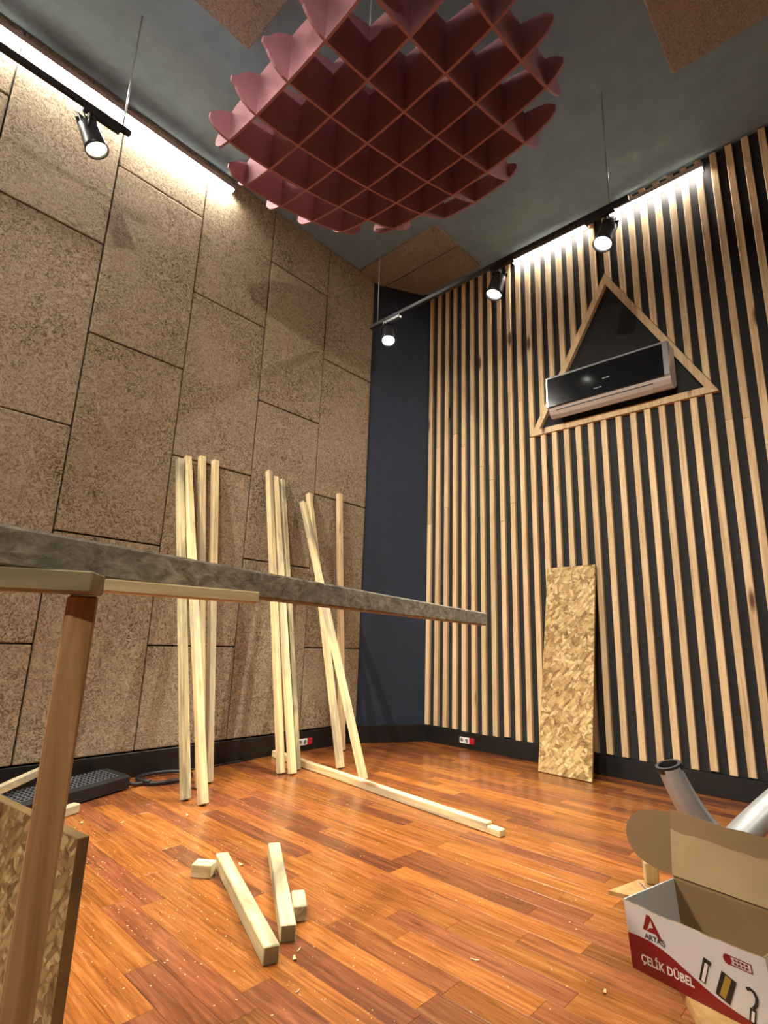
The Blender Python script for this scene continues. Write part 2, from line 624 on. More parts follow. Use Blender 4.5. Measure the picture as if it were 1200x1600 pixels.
# ---- walls behind the camera
struct(box('wall_back', (X0 - 0.1, Y0 - 0.1, -0.05), (XW + 0.1, Y0, CEIL), M['rear_wall']))
struct(box('wall_near', (X0 - 0.1, Y0, -0.05), (X0, 0.1, CEIL), M['rear_wall']))

# ---- skirting boards
struct(box('baseboard_left', (X0, -0.002, 0.0), (3.575, 0.035, 0.135), M['base'], None, 0.003))
struct(box('baseboard_right', (XR - 0.002, Y0, 0.0), (XW + 0.01, -0.285, 0.122), M['base'], None, 0.003))
cb = stick('baseboard_corner', (3.560, -0.005, 0.066), (4.112, -0.308, 0.066), 0.028, 0.132, M['base'], None, 0, 0.003, side=(0.48, 0.87, 0))
struct(cb)

# ================================================================== triangle frame and air conditioner on the right wall
tri = thing('triangle_frame', (XR, -2.0, 2.44), 'triangular pine batten frame on the slatted wall around the air conditioner', 'frame')


def tri_batten(a, b, w=0.046):
    """batten lying inside the outer edge a-b (wall coordinates y, z), mitred ends"""
    cen = Vector(((APEX[0] + TR[0] + TL[0]) / 3, (APEX[1] + TR[1] + TL[1]) / 3))
    k = 1 - w / 0.386
    a_, b_ = Vector(a), Vector(b)
    ai, bi = cen + (a_ - cen) * k, cen + (b_ - cen) * k
    pts = [(XR - 0.012, *a_), (XR - 0.012, *b_), (XR - 0.012, *bi), (XR - 0.012, *ai)]
    return poly_prism('batten', pts, (1, 0, 0), 0.040, M['slat'], tri)


for a, b in ((TL, APEX), (APEX, TR), (TR, TL)):
    o = tri_batten(a, b)

ac = thing('air_conditioner', (4.02, -2.01, 2.45), 'black fronted wall air conditioner unit inside the wooden triangle', 'air conditioner')
AY0, AY1 = -1.578, -2.412


def extrude_y(name, prof, y0, y1, mat, parent):
    pts = [(px, y0, pz) for px, pz in prof]
    return poly_prism(name, pts, (0, -1, 0), y0 - y1, mat, parent)


acb = extrude_y('body', [(4.086, 2.815), (3.955, 2.815), (3.944, 2.80), (3.944, 2.575), (3.95, 2.545), (3.963, 2.515), (3.99, 2.497), (4.03, 2.505), (4.086, 2.545)], AY0 + 0.004, AY1 - 0.016, M['ac_white'], ac)
acf = extrude_y('front_panel', [(3.945, 2.800), (3.929, 2.797), (3.927, 2.570), (3.945, 2.566)], AY0, AY1 + 0.016, M['ac_black'], ac)
extrude_y('top_trim', [(3.947, 2.812), (3.928, 2.811), (3.927, 2.798), (3.946, 2.798)], AY0, AY1 + 0.016, M['silver'], ac)
extrude_y('end_trim', [(3.965, 2.814), (3.929, 2.811), (3.926, 2.570), (3.965, 2.56)], AY1 + 0.015, AY1 - 0.018, M['silver'], ac)
extrude_y('end_trim', [(3.965, 2.814), (3.929, 2.811), (3.926, 2.570), (3.965, 2.56)], AY0 + 0.012, AY0 + 0.0005, M['silver'], ac)
extrude_y('air_flap', [(3.953, 2.538), (3.9475, 2.536), (3.961, 2.508), (3.988, 2.490), (3.993, 2.494), (3.966, 2.512)], AY0 - 0.06, AY1 + 0.1, M['ac_white'], ac).parent = acb
extrude_y('flap_gap', [(3.951, 2.545), (3.9465, 2.543), (3.9485, 2.5375), (3.953, 2.539)], AY0 - 0.055, AY1 + 0.095, M['dark_gap'], ac).parent = acb
box('badge', (3.924, -2.045, 2.670), (3.9285, -1.995, 2.677), M['silver'], ac).parent = acf
box('badge', (3.924, -1.985, 2.612), (3.9285, -1.93, 2.618), M['grey_metal'], ac).parent = acf


# ================================================================== lights
def led_bar(p, q, n, label, group):
    """linear lamp from p to q; n points from the wall into the room"""
    p, q, n = Vector(p), Vector(q), Vector(n)
    t = thing('led_bar', (p + q) / 2, label, 'light', group)
    up = Vector((0, 0, 1))
    axis = (q - p).normalized()
    stick('housing', p + n * 0.026 + up * 0.018, q + n * 0.026 + up * 0.018, 0.050, 0.012, M['ac_white'], t, 0, 0.002, side=n)
    stick('added_light_shield', p + n * 0.0545 + up * 0.006, q + n * 0.0545 + up * 0.006, 0.007, 0.036, M['ac_white'], t, 0, 0.001, side=n)  # added lip that keeps direct light off the ceiling and upper room
    stick('diffuser', p + n * 0.022 + axis * 0.006 - up * 0.004, q + n * 0.022 - axis * 0.006 - up * 0.004, 0.030, 0.030, M['led_slat' if n.x < -0.5 else 'led'], t, 0, 0.006, side=n)
    for e, s in ((p, 1), (q, -1)):
        stick('end_cap', e + n * 0.024 + up * 0.002, e + n * 0.024 + up * 0.002 + axis * s * 0.006, 0.046, 0.046, M['ac_white'], t, 0, 0.001, side=n)
    return t


led_bar((-2.3, -0.004, 4.110), (0.36, -0.004, 4.110), (0, -1, 0), 'unseen continuation of the white led bar on the brown panel wall, added for light', 'led bars')  # unseen run of the left bar, added to light the brown wall
led_bar((0.37, -0.004, 4.110), (1.99, -0.004, 4.110), (0, -1, 0), 'long white led bar along the top of the brown panel wall', 'led bars')
led_bar((4.097, -1.235, 4.112), (4.097, -1.905, 4.112), (-1, 0, 0), 'shorter led bar atop the slats, left of the gap in the light line', 'led bars')
led_bar((4.097, -2.08, 4.112), (4.097, -2.735, 4.112), (-1, 0, 0), 'led bar atop the slats above the air conditioner, right of the gap', 'led bars')
led_bar((4.097, -3.6, 4.112), (4.097, -5.0, 4.112), (-1, 0, 0), 'unseen led bar added atop the slats for fill light, out of frame to the right', 'led bars')  # unseen bar, added as extra light on the room


def track(p, q, wires, label):
    p, q = Vector(p), Vector(q)
    t = thing('lighting_track', (p + q) / 2, label, 'light track', 'ceiling light tracks')
    stick('rail', p, q, 0.030, 0.028, M['track'], t, 0, 0.002, side=(0, 0, 1))
    ax = (q - p).normalized()
    stick('end_cap', p - ax * 0.012, p, 0.03, 0.026, M['track'], t, 0, 0.002, side=(0, 0, 1))
    stick('end_cap', q, q + ax * 0.012, 0.03, 0.026, M['track'], t, 0, 0.002, side=(0, 0, 1))
    for s in wires:
        w = p + ax * s
        sweep('suspension_wire', [(w.x, w.y, w.z + 0.015), (w.x, w.y, CEIL)], 0.0045, M['wire'], t, 6)
    return t


track((3.18, -0.385, 3.372), (3.18, -2.47, 3.372), (0.07, 1.99), 'black suspended light track with three spots before the slatted wall')
track((1.06, -0.60, 3.435), (-2.0, -0.60, 3.435), (0.03, 2.6), 'black suspended light track below the led bar on the brown wall')


def spot(px, py, pz, aim, rail_z, label, watt, lens, angle=62, col=(1, 0.94, 0.82), parentgroup='track spots'):
    """spot head: pivot at (px,py,pz), pointing at aim"""
    t = thing('track_spotlight', (px, py, pz), label, 'spotlight', parentgroup)
    d = (Vector(aim) - Vector((px, py, pz))).normalized()
    q = d.to_track_quat('Z', 'Y').to_matrix().to_4x4() @ Matrix.Scale(1.3, 4)
    # body with cooling fins at its back, turned about the aiming axis
    bm = bmesh.new()
    lathe_bm(bm, [(0.030, -0.045), (0.036, -0.04), (0.038, 0.0), (0.042, 0.055), (0.044, 0.075), (0.040, 0.075), (0.036, 0.062)], 24, q, False)
    body = from_bm('body', bm, M['track'], t, True)
    for k in range(10):
        a = 2 * math.pi * k / 10
        bm = bmesh.new()
        bm_box(bm, (0.008, -0.002, -0.075), (0.037, 0.002, -0.035), 0, q @ Matrix.Rotation(a, 4, 'Z'))
        from_bm('cooling_fin', bm, M['track'], body)
    bm = bmesh.new()
    lathe_bm(bm, [(0.0005, -0.04), (0.034, -0.04)], 20, q, False)
    from_bm('back_plate', bm, M['track'], t)
    bm = bmesh.new()
    lathe_bm(bm, [(0.0005, 0.066), (0.020, 0.068), (0.037, 0.063)], 24, q, False)
    from_bm('lens', bm, lens, t, True)
    # bracket, stem and adapter on the rail
    side = d.cross(Vector((0, 0, 1))).normalized()
    top = Vector((0, 0, rail_z - pz - 0.055))
    for s in (-1, 1):
        a = Vector((px, py, pz)) + side * 0.060 * s
        sweep('bracket', [a - Vector((0, 0, 0.012)), a + Vector((0, 0, 0.05)), Vector((px, py, pz)) + side * 0.02 * s + Vector((0, 0, 0.078)), Vector((px, py, pz)) + Vector((0, 0, 0.082))], 0.005, M['track'], t, 6)
    sweep('stem', [(px, py, pz + 0.08), (px, py, rail_z - 0.03)], 0.008, M['track'], t, 8)
    ld = bpy.data.lights.new('spot_lamp', 'SPOT')
    ld.energy = watt
    ld.color = col
    ld.spot_size = math.radians(angle)
    ld.spot_blend = 0.8
    ld.shadow_soft_size = 0.035
    lo = bpy.data.objects.new('spot_lamp', ld)
    link(lo, t)
    lo.location = d * 0.105
    lo.rotation_euler = d.to_track_quat('-Z', 'Y').to_euler()
    return t, side


def adapter(t, px, py, z, along, colr='track'):
    a = Vector(along)
    c = Vector((px, py, z - 0.028))
    stick('adapter', c - a * 0.09, c + a * 0.09, 0.026, 0.03, M[colr], t, 0, 0.003, side=(0, 0, 1))


t, s = spot(3.18, -0.585, 3.235, (2.3, -1.5, 0.0), 3.372, 'corner track spot hanging before the black wall strip', SPOT_WATT, M['lens'])
adapter(t, 3.18, -0.62, 3.372, (0, 1, 0), 'grey_metal')
t, s = spot(3.18, -1.60, 3.215, (2.45, -1.0, 0.0), 3.372, 'middle track spot where the light line over the slats begins', SPOT_WATT, M['lens'])
adapter(t, 3.18, -1.64, 3.372, (0, 1, 0))
t, s = spot(3.18, -2.345, 3.205, (2.0, -1.7, 0.0), 3.372, 'track spot above the apex of the wooden triangle', SPOT_WATT, M['lens'])
adapter(t, 3.18, -2.31, 3.372, (0, 1, 0))
t, s = spot(0.895, -0.60, 3.285, (2.2, -1.35, 0.0), 3.435, 'track spot in front of the brown panel wall', SPOT_WATT, M['lens_warm'], col=(1, 0.9, 0.74))
adapter(t, 0.93, -0.60, 3.435, (1, 0, 0))
t, s = spot(-1.0, -0.60, 3.275, (0.9, -2.2, 0.0), 3.435, 'unseen fill spot added on the track left of the workbench', SPOT_WATT, M['lens_warm'], col=(1, 0.92, 0.8))  # unseen spot added as fill light over the bench
adapter(t, -1.0, -0.60, 3.435, (1, 0, 0))
track((-1.3, -1.6, 3.435), (-1.3, -5.2, 3.435), (0.1, 3.4), 'unseen light track added across the rear of the room for fill spots')  # unseen rear track, added to carry the fill spots
for py, aim, ang, w, lab in ((-2.1, (4.1, -0.9, 1.2), 50, 1.0, 'added fill spot on the rear track, nearest the brown wall'), (-3.3, (4.1, -2.2, 1.2), 50, 1.0, 'added fill spot in the middle of the rear track'),
                             (-4.9, (0.9, -2.5, 0.5), 60, 0.42, 'added fill spot on the rear track, farthest from the brown wall'),
                             (-4.1, (1.6, 0.0, 1.7), 62, 0.75, 'added fill spot on the rear track, turned towards the brown wall')):
    t, s = spot(-1.3, py, 3.26, aim, 3.435, lab, FILL_SPOT_WATT * w, M['lens'], ang, (1, 0.93, 0.82))  # unseen fill spots added to brighten slats, bench and brown wall
    adapter(t, -1.3, py, 3.435, (0, 1, 0))

# ================================================================== hanging waffle cloud of red boards
CX, CY, RAD = 2.03, -1.62, 0.90
cloud = thing('waffle_ceiling_cloud', (CX, CY, 3.36), 'round hanging waffle sculpture of interlocking red boards', 'ceiling sculpture')


def zc(xx):
    return 3.345 + 0.25 * (xx - 1.35) + 0.005


def half(r):
    return 0.028 + 0.15 * math.sqrt(max(0.0, 1 - (r / RAD) ** 2))


def rib(axis, c):
    off = c - (CY if axis == 'x' else CX)
    L = math.sqrt(max(0.0, RAD ** 2 - off ** 2))
    if L < 0.12:
        return
    N = 26
    u0 = max(-L, 1.25 - CX) if axis == 'x' else -L      # the side towards the brown wall corner is cut straight
    top, bot = [], []
    for i in range(N + 1):
        u = u0 + (L - u0) * (0.5 - 0.5 * math.cos(math.pi * i / N))
        r = math.hypot(u, off)
        h = half(r)
        if u0 > -L + 0.001 and u - u0 < 0.13:
            h = max(0.028, h * math.sqrt(max(0.0, 1 - (1 - (u - u0) / 0.13) ** 2)))
        xx = CX + u if axis == 'x' else c
        yy = c if axis == 'x' else CY + u
        z = zc(xx)
        if i in (0, N):
            hh = h * 0.55
            uu = u + (0.018 if i == N else -0.018)
            xx = CX + uu if axis == 'x' else c
            yy = c if axis == 'x' else CY + uu
            top.append((xx, yy, z + hh)); bot.append((xx, yy, z - hh))
        else:
            top.append((xx, yy, z + h)); bot.append((xx, yy, z - h))
    nrm = (0, 1, 0) if axis == 'x' else (1, 0, 0)
    pts = [Vector(p) - Vector(nrm) * 0.006 for p in bot + top[::-1]]
    poly_prism('rib', pts, nrm, 0.012, M['red_rib'], cloud)


for k in range(7):
    rib('y', 1.38 + 0.25 * k)
for k in range(7):
    rib('x', -0.87 - 0.25 * k)
for (wx, wy) in ((1.63, -1.37), (2.38, -1.37), (1.63, -1.87), (2.38, -1.87)):
    sweep('suspension_wire', [(wx, wy, zc(wx) + 0.1), (wx, wy, CEIL)], 0.003, M['wire'], cloud, 6)


# ================================================================== sockets in the skirting
def socket(c, along, out, label):
    c, along, out = Vector(c), Vector(along), Vector(out)
    t = thing('wall_socket', c, label, 'socket', 'skirting sockets')
    for i, m in enumerate(('socket_white', 'socket_white', 'socket_red')):
        a = c + along * (i - 1) * 0.046
        stick('plate' if i < 2 else 'switched_plate', a - out * 0.001, a + out * 0.008, 0.044, 0.044, M[m], t, 0, 0.002, side=along)
        bm = bmesh.new()
        q = out.to_track_quat('Z', 'Y').to_matrix().to_4x4()
        lathe_bm(bm, [(0.0005, 0.0088), (0.012, 0.0088), (0.0135, 0.010), (0.015, 0.0088)], 16, Matrix.Translation(a - c) @ q, False)
        from_bm('socket_ring', bm, M['grey_metal'] if i < 2 else M['socket_red'], t)


socket((XR - 0.002, -0.716, 0.062), (0, -1, 0), (-1, 0, 0), 'white and red triple socket in the skirting below the slats')
socket((3.05, -0.002, 0.062), (1, 0, 0), (0, -1, 0), 'white and red triple socket in the skirting below the brown panels')

# ================================================================== leaning strand board
ob = bmesh.new()
bm_box(ob, (-0.008, -0.183, 0), (0.008, 0.183, 1.385), 0.0015)
o = from_bm('strand_board', ob, [M['osb'], M['osb_edge']])
for p in o.data.polygons:
    p.material_index = 0 if abs(p.normal.x) > 0.8 else 1
tag(o, 'tall narrow strand board leaning against the slatted wall', 'board')
base, topv = Vector((3.845, -1.628, 0.002)), Vector((4.078, -1.632, 1.362))
ax = (topv - base).normalized()
yv = Vector((0.04, 1, 0)).normalized()
yv = (yv - ax * yv.dot(ax)).normalized()
xv = yv.cross(ax)
o.matrix_world = Matrix.Translation(base) @ Matrix((xv, yv, ax)).transposed().to_4x4()

# ================================================================== leaning timbers
TW = 0.041
timbers = [
    ((1.826, -0.590), (1.836, 1.905), 0.1, 'offcut', 'greyish timber leaning on the brown wall, leftmost of the left four'),
    ((1.852, -0.716), (1.890, 1.935), 0.05, 'timber', 'pale timber with the foremost foot among the left four leaning on the wall'),
    ((1.985, -0.440), (1.990, 1.965), 0.0, 'timber', 'knotty timber leaning on the brown wall, third of the left four'),
    ((2.075, -0.370), (2.090, 1.965), 0.1, 'timber', 'timber leaning on the brown wall, rightmost of the left four'),
    ((2.508, -0.455), (2.528, 2.000), 0.15, 'timber', 'tallest timber of the tight middle bundle on the brown wall'),
    ((2.556, -0.505), (2.585, 1.970), -0.1, 'timber', 'front timber with a dark knot in the tight middle bundle'),
    ((2.640, -0.440), (2.645, 1.960), 0.2, 'offcut', 'greyish right hand timber of the tight middle bundle'),
    ((2.785, -0.885), (2.862, 1.832), 0.25, 'timber', 'most slanted timber, its foot beside the stick lying on the floor'),
    ((2.885, -0.575), (2.918, 1.912), 0.1, 'timber', 'timber leaning just behind the most slanted one'),
    ((3.272, -0.170), (3.240, 1.985), 0.0, 'slat', 'lone tan timber leaning near the black corner wall'),
]
for (b, tp, tw, m, lab) in timbers:
    a = Vector((b[0], b[1], 0.004))
    q = Vector((tp[0], -0.026 - (0.006 if m == 'offcut' else 0), tp[1]))
    o = stick('timber_batten', a, q, TW, TW, M[m], None, tw, 0.003, side=(1, 0, 0))
    tag(o, lab, 'timber', 'timbers leaning on the brown wall')

# stick lying on the floor, with a notch at its near end
fs = thing('floor_stick', (2.67, -1.0, 0.0), 'long pale timber lying on the floor from the wall towards the room', 'timber')
A, B = Vector((2.765, -0.03, 0.021)), Vector((2.585, -1.93, 0.021))
dv = (B - A).normalized()
stick('bar', A, B - dv * 0.07, TW, TW, M['timber'], fs, 0, 0.003, side=(1, 0, 0))
stick('notched_end', B - dv * 0.0705 + Vector((0, 0, -0.006)), B + Vector((0, 0, -0.006)), TW, 0.029, M['timber'], fs, 0, 0.003, side=(1, 0, 0))

# ================================================================== offcuts on the floor
pieces = [
    ((1.318, -2.016, 0.0215), (1.545, -1.395, 0.0215), 'offcut', 'longest grey streaked offcut on the floor, slanting left', 0.043),
    ((1.412, -1.962, 0.0215), (1.742, -1.440, 0.0215), 'offcut', 'second long offcut on the floor beside the small upright block', 0.043),
]
for a, b, m, lab, w in pieces:
    o = stick('timber_offcut', a, b, w, w, M[m], None, 0, 0.003, side=(1, 0, 0))
    o.data.materials.append(M['endgrain'])
    for p in o.data.polygons:
        p.material_index = 1 if abs(p.normal.z) > 0.9 else 0
    tag(o, lab, 'offcut', 'offcuts on the floor')
o = stick('timber_block', (1.436, -1.400, 0.021), (1.478, -1.455, 0.021), 0.05, 0.042, M['offcut'], None, 0, 0.003, side=(0.8, 0.6, 0))
tag(o, 'small cube block left of the long offcut', 'block', 'offcuts on the floor')
o = stick('timber_block', (1.503, -1.899, 0.021), (1.563, -1.812, 0.021), 0.041, 0.042, M['offcut'], None, 0, 0.003, side=(1, -0.6, 0))
tag(o, 'small pale block right of the second long offcut', 'block', 'offcuts on the floor')

# ================================================================== workbench: beam, leg, cross piece
beam_a, beam_b = Vector((0.10, -2.600, 0.905)), Vector((2.255, -2.045, 0.905))
o = stick('wooden_beam', beam_a, beam_b, 0.050, 0.048, M['beam'], None, 0, 0.004, side=(0, 0, 1))
tag(o, 'long weathered grey beam lying across the workbench', 'beam')

bench = thing('workbench', (0.53, -2.45, 0.0), 'makeshift workbench with a rough brown leg and strand board side', 'workbench')
stick('cross_piece', (0.19, -2.285, 0.867), (0.582, -2.561, 0.867), 0.026, 0.055, M['bench_cross'], bench, 0, 0.002, side=(0, 0, 1))
stick('leg', (0.577, -2.530, 0.0), (0.577, -2.530, 0.853), 0.034, 0.022, M['bench_leg'], bench, 0, 0.003, side=(0.97, -0.24, 0))
stick('leg', (0.215, -2.270, 0.0), (0.215, -2.270, 0.853), 0.034, 0.022, M['bench_leg'], bench, 0, 0.003, side=(0.83, -0.55, 0))
sb = bmesh.new()
bm_box(sb, (-0.009, -0.40, 0.0), (0.009, 0.40, 0.5), 0.001)
o = from_bm('side_board', sb, [M['osb_near'], M['osb_edge']], bench)
for p in o.data.polygons:
    p.material_index = 0 if abs(p.normal.x) > 0.8 else 1
a, b = Vector((0.689, -2.33)), Vector((0.651, -2.043))
dd = (b - a).normalized()
cc = a + dd * 0.40
o.location = Vector((cc.x + 0.009, cc.y, 0.0)) - bench.location
o.rotation_euler = (0, 0, math.atan2(dd.y, dd.x) - math.pi / 2)

o = stick('short_batten', (0.612, -2.488, 0.871), (0.842, -2.520, 0.871), 0.018, 0.03, M['timber'], None, 0, 0.002, side=(0, 0, 1))
tag(o, 'short pale batten tucked under the weathered beam', 'batten')

# ================================================================== floor device, cable and scraps by the left wall
dev = thing('floor_power_box', (1.4, -0.24, 0.0), 'long black floor power box with a studded grey top by the skirting', 'power box')
u = Vector((0.905, 0.35, 0)).normalized()
n = Vector((-u.y, u.x, 0))
c0 = Vector((1.40, -0.34, 0.0))
prof = [(0.0, 0.008), (0.0, 0.062), (0.02, 0.07), (0.17, 0.085), (0.18, 0.008)]
pts = [c0 - u * 0.28 + n * a_ + Vector((0, 0, b_)) for a_, b_ in prof]
poly_prism('body', pts, u, 0.60, M['device'], dev)
for fx in (-0.24, 0.28):
    for fy in (0.02, 0.15):
        q0 = c0 + u * fx + n * fy
        stick('foot', (q0.x, q0.y, 0), (q0.x, q0.y, 0.009), 0.02, 0.02, M['device'], dev, 0, 0.001)
pts = [c0 - u * 0.26 + n * a_ + Vector((0, 0, b_)) for a_, b_ in ((0.025, 0.0708), (0.025, 0.0735), (0.165, 0.0875), (0.165, 0.0848))]
poly_prism('grip_plate', pts, u, 0.53, M['device_top'], dev)
studs = bmesh.new()
for i in range(22):
    for j in range(6):
        pp = c0 - u * (0.245 - i * 0.0235) + n * (0.036 + j * 0.0235) + Vector((0, 0, 0.0745 + (0.011 + j * 0.0235) * 0.1))
        bm_box(studs, tuple(pp - Vector((0.005, 0.005, 0.002)) - dev.location), tuple(pp + Vector((0.005, 0.005, 0.003)) - dev.location))
o = from_bm('studs', studs, M['device'], dev)
o['kind'] = 'stuff'
kb = bmesh.new()
q0 = c0 - u * 0.285 + n * 0.07 + Vector((0, 0, 0.045)) - dev.location
lathe_bm(kb, [(0.022, -0.03), (0.022, 0.012), (0.016, 0.02)], 16, Matrix.Translation(q0) @ u.to_track_quat('Z', 'Y').to_matrix().to_4x4())
from_bm('knob', kb, M['device'], dev, True)

pts = []
for k in range(33):
    a_ = math.radians(200 + 380 * k / 32)
    pts.append((1.925 + 0.150 * math.cos(a_), -0.155 + 0.105 * math.sin(a_), 0.012 + 0.010 * (k / 32)))
pts = [(1.69, -0.20, 0.03), (1.735, -0.20, 0.015)] + pts
cbl = sweep('black_cable', pts, 0.011, M['cable'], None, 10)
tag(cbl, 'thick black cable coiled in a loop beside the black power box', 'cable')
pts = [(2.10, -0.045, 0.006), (2.2, -0.04, 0.006), (2.3, -0.055, 0.006), (2.38, -0.03, 0.006), (2.46, -0.035, 0.006), (2.6, -0.022, 0.006)]
cbl = sweep('thin_cable', pts, 0.005, M['cable'], None, 8)
tag(cbl, 'thin black cable lying along the skirting behind the timbers', 'cable')

o = stick('timber_scrap', (0.92, -0.50, 0.115), (1.36, -0.075, 0.135), 0.034, 0.03, M['timber'], None, 0, 0.002, side=(0, 0, 1))
tag(o, 'pale timber scrap resting across the black power box', 'offcut')
o = stick('white_strip', (1.00, -0.30, 0.106), (1.20, -0.78, 0.012), 0.012, 0.010, M['socket_white'], None, 0, 0.001, side=(0, 0, 1))
tag(o, 'thin white plastic strip slanting down beside the workbench leg', 'strip')
o = stick('timber_block', (1.25, -0.50, 0.021), (1.372, -0.448, 0.021), 0.04, 0.04, M['timber'], None, 0, 0.004, side=(0, 0, 1))
tag(o, 'short pale block on the floor in front of the black power box', 'block')

# ================================================================== plywood stool with box, forked tube
P0, e1 = Vector((1.800, -2.745)), Vector((-0.854, -0.520))
nn = Vector((0.520, -0.854))
stool = thing('plywood_stool', (1.66, -2.98, 0.0), 'low plywood stool under the printed cardboard box', 'stool')
SZ = 0.25


def rounded(corners, r, n=6):
    out = []
    for i, c in enumerate(corners):
        a = (corners[i - 1] - c).normalized()
        b = (corners[(i + 1) % len(corners)] - c).normalized()
        for k in range(n + 1):
            t_ = k / n
            p_ = c + a * r * (1 - t_) ** 2 + b * r * t_ ** 2
            out.append(p_)
    return out


cs = [P0, P0 + e1 * 0.50, P0 + e1 * 0.50 + nn * 0.42, P0 + nn * 0.42]
pts = [(p.x, p.y, SZ - 0.018) for p in rounded(cs, 0.035)]
poly_prism('seat', pts, (0, 0, 1), 0.018, M['plywood'], stool)
for i, c in enumerate(cs):
    cen = sum(cs, Vector((0, 0))) / 4
    a = cen + (c - cen) * 0.45
    b = cen + (c - cen) * 0.50
    stick('leg', (b.x, b.y, 0.0), (a.x, a.y, SZ - 0.019), 0.03, 0.03, M['plywood'], stool, 0, 0.003)

# --- the cardboard box
FLt, FRt = Vector((1.472, -2.853, 0.36)), Vector((1.431, -3.076, 0.36))
BLt = Vector((1.643, -2.890, 0.36))
BRt = FRt + (BLt - FLt)
FLb = Vector((1.478, -2.860, SZ + 0.001))
FRb = FLb + (FRt - FLt)
BLb = BLt + (FLb - FLt)
BRb = BRt + (FLb - FLt)
cbx = thing('cardboard_box', (1.53, -2.98, SZ), 'open cardboard box with white and red printed front on the plywood stool', 'box')
TH = 0.003


def panel(name, pts, n, mats, parent, inner=None):
    """thin card; the first material faces along -n, the second the inside"""
    n = Vector(n).normalized()
    o = poly_prism(name, pts, n, TH, mats, parent)
    if len(mats) > 1:
        for p in o.data.polygons:
            p.material_index = 0 if p.normal.dot(n) < -0.5 else 1
    return o


nf = (FRt - FLt).cross(FLb - FLt).normalized()        # into or out of the box
if nf.dot(BLt - FLt) < 0:
    nf = -nf
Ef = FRt - FLt
# ragged upper edge of the front
rg = random.Random(4)
edge = [FLt + Ef * (k / 14) + Vector((0, 0, rg.uniform(-0.002, 0.0015) - 0.004 * math.sin(math.pi * k / 14))) for k in range(15)]
front = panel('front_panel', edge + [FRb, FLb], nf, [M['box_white'], M['kraft']], cbx)
nl = (FLb - FLt).cross(BLt - FLt).normalized()
if nl.dot(FRt - FLt) < 0:
    nl = -nl
panel('left_panel', [FLt, BLt, BLb, FLb], nl, [M['kraft'], M['box_grey']], cbx)
nr = -nl
panel('right_panel', [FRt, BRt, BRb, FRb], nr, [M['box_white'], M['kraft']], cbx)
nb = -nf
panel('back_panel', [BLt, BRt, BRb, BLb], nb, [M['box_white'], M['kraft']], cbx)
panel('bottom_panel', [FLb, FRb, BRb, BLb], (0, 0, 1), [M['kraft'], M['kraft']], cbx)
# lid standing up at the back, with a rounded side tab and a folded strip on its face
Eb = (BRt - BLt)
up_l = Vector((0.032, 0.004, 0.118))
lid_pts = [BLt, BRt + Eb * 0.02, BRt + up_l * 0.90 + Eb * 0.02]
for k in range(9):
    t_ = 1 - k / 8
    lid_pts.append(BLt + up_l * (1 - 0.06 * t_) + Eb * t_ * 0.98 + Vector((0, 0, rg.uniform(-0.002, 0.002))))
nlid = Eb.cross(up_l).normalized()
if nlid.dot(nf) < 0:
    nlid = -nlid
lid = panel('lid', lid_pts, nlid, [M['kraft'], M['box_white']], cbx)
strip = []
for k in range(11):
    strip.append(BLt + up_l * (0.70 - 0.04 * k / 10) + Eb * (k / 10) * 0.98 + Vector((0, 0, rg.uniform(-0.003, 0.003))) - nlid * 0.0035)
strip += [BLt + Eb * 0.98 + up_l * 0.04 - nlid * 0.0035, BLt + up_l * 0.04 - nlid * 0.0035]
panel('folded_strip', strip, nlid, [M['kraft_light'], M['kraft_light']], cbx)
# side tab: a half disc hinged on the left edge of the lid
tab = [BLt + up_l * 0.02]
ed = Eb.normalized()
hinge_out = (-ed * 0.93 - nlid * 0.36).normalized()
for k in range(13):
    a_ = math.pi * k / 12
    s_ = math.sin(a_) ** 0.75
    tab.append(BLt + up_l * (0.5 - 0.46 * math.cos(a_)) + hinge_out * 0.088 * s_)
tab.append(BLt + up_l * 0.98)
panel('side_tab', tab, nlid, [M['kraft'], M['box_white']], cbx)

# print on the front: local frame u along the lower edge, v up
pu = (FRb - FLb).normalized()
pn = -nf
Wb = (FRb - FLb).length
HB = (FLt - FLb).length


def on_front(s_, t_, lift=0.0006):
    """s along 0..1, t up 0..1"""
    a_ = FLb + (FRb - FLb) * s_
    b_ = FLt + (FRt - FLt) * s_
    return a_ + (b_ - a_) * t_ + pn * lift


def print_poly(name, st, mat, lift=0.0006, parent=None):
    base_ = cbx.location
    bm = bmesh.new()
    vs = [bm.verts.new(on_front(s_, t_, lift) - base_) for s_, t_ in st]
    bm.faces.new(vs)
    o = from_bm(name, bm, mat, front)
    return o


swoosh = [(0.0, 0.0), (1.0, 0.0), (1.0, 0.075), (0.9, 0.085), (0.78, 0.11), (0.66, 0.16), (0.55, 0.24), (0.45, 0.335), (0.36, 0.42), (0.27, 0.485), (0.18, 0.52), (0.09, 0.525), (0.0, 0.515)]
print_poly('red_band', swoosh, M['box_red'])
# emblem: a split letter A shape
print_poly('emblem_stroke', [(0.135, 0.66), (0.165, 0.66), (0.215, 0.86), (0.205, 0.90), (0.180, 0.90)], M['box_red'])
print_poly('emblem_stroke', [(0.205, 0.90), (0.222, 0.86), (0.285, 0.60), (0.258, 0.60), (0.235, 0.665), (0.165, 0.655), (0.195, 0.72), (0.222, 0.735)], M['box_red'], 0.0009)


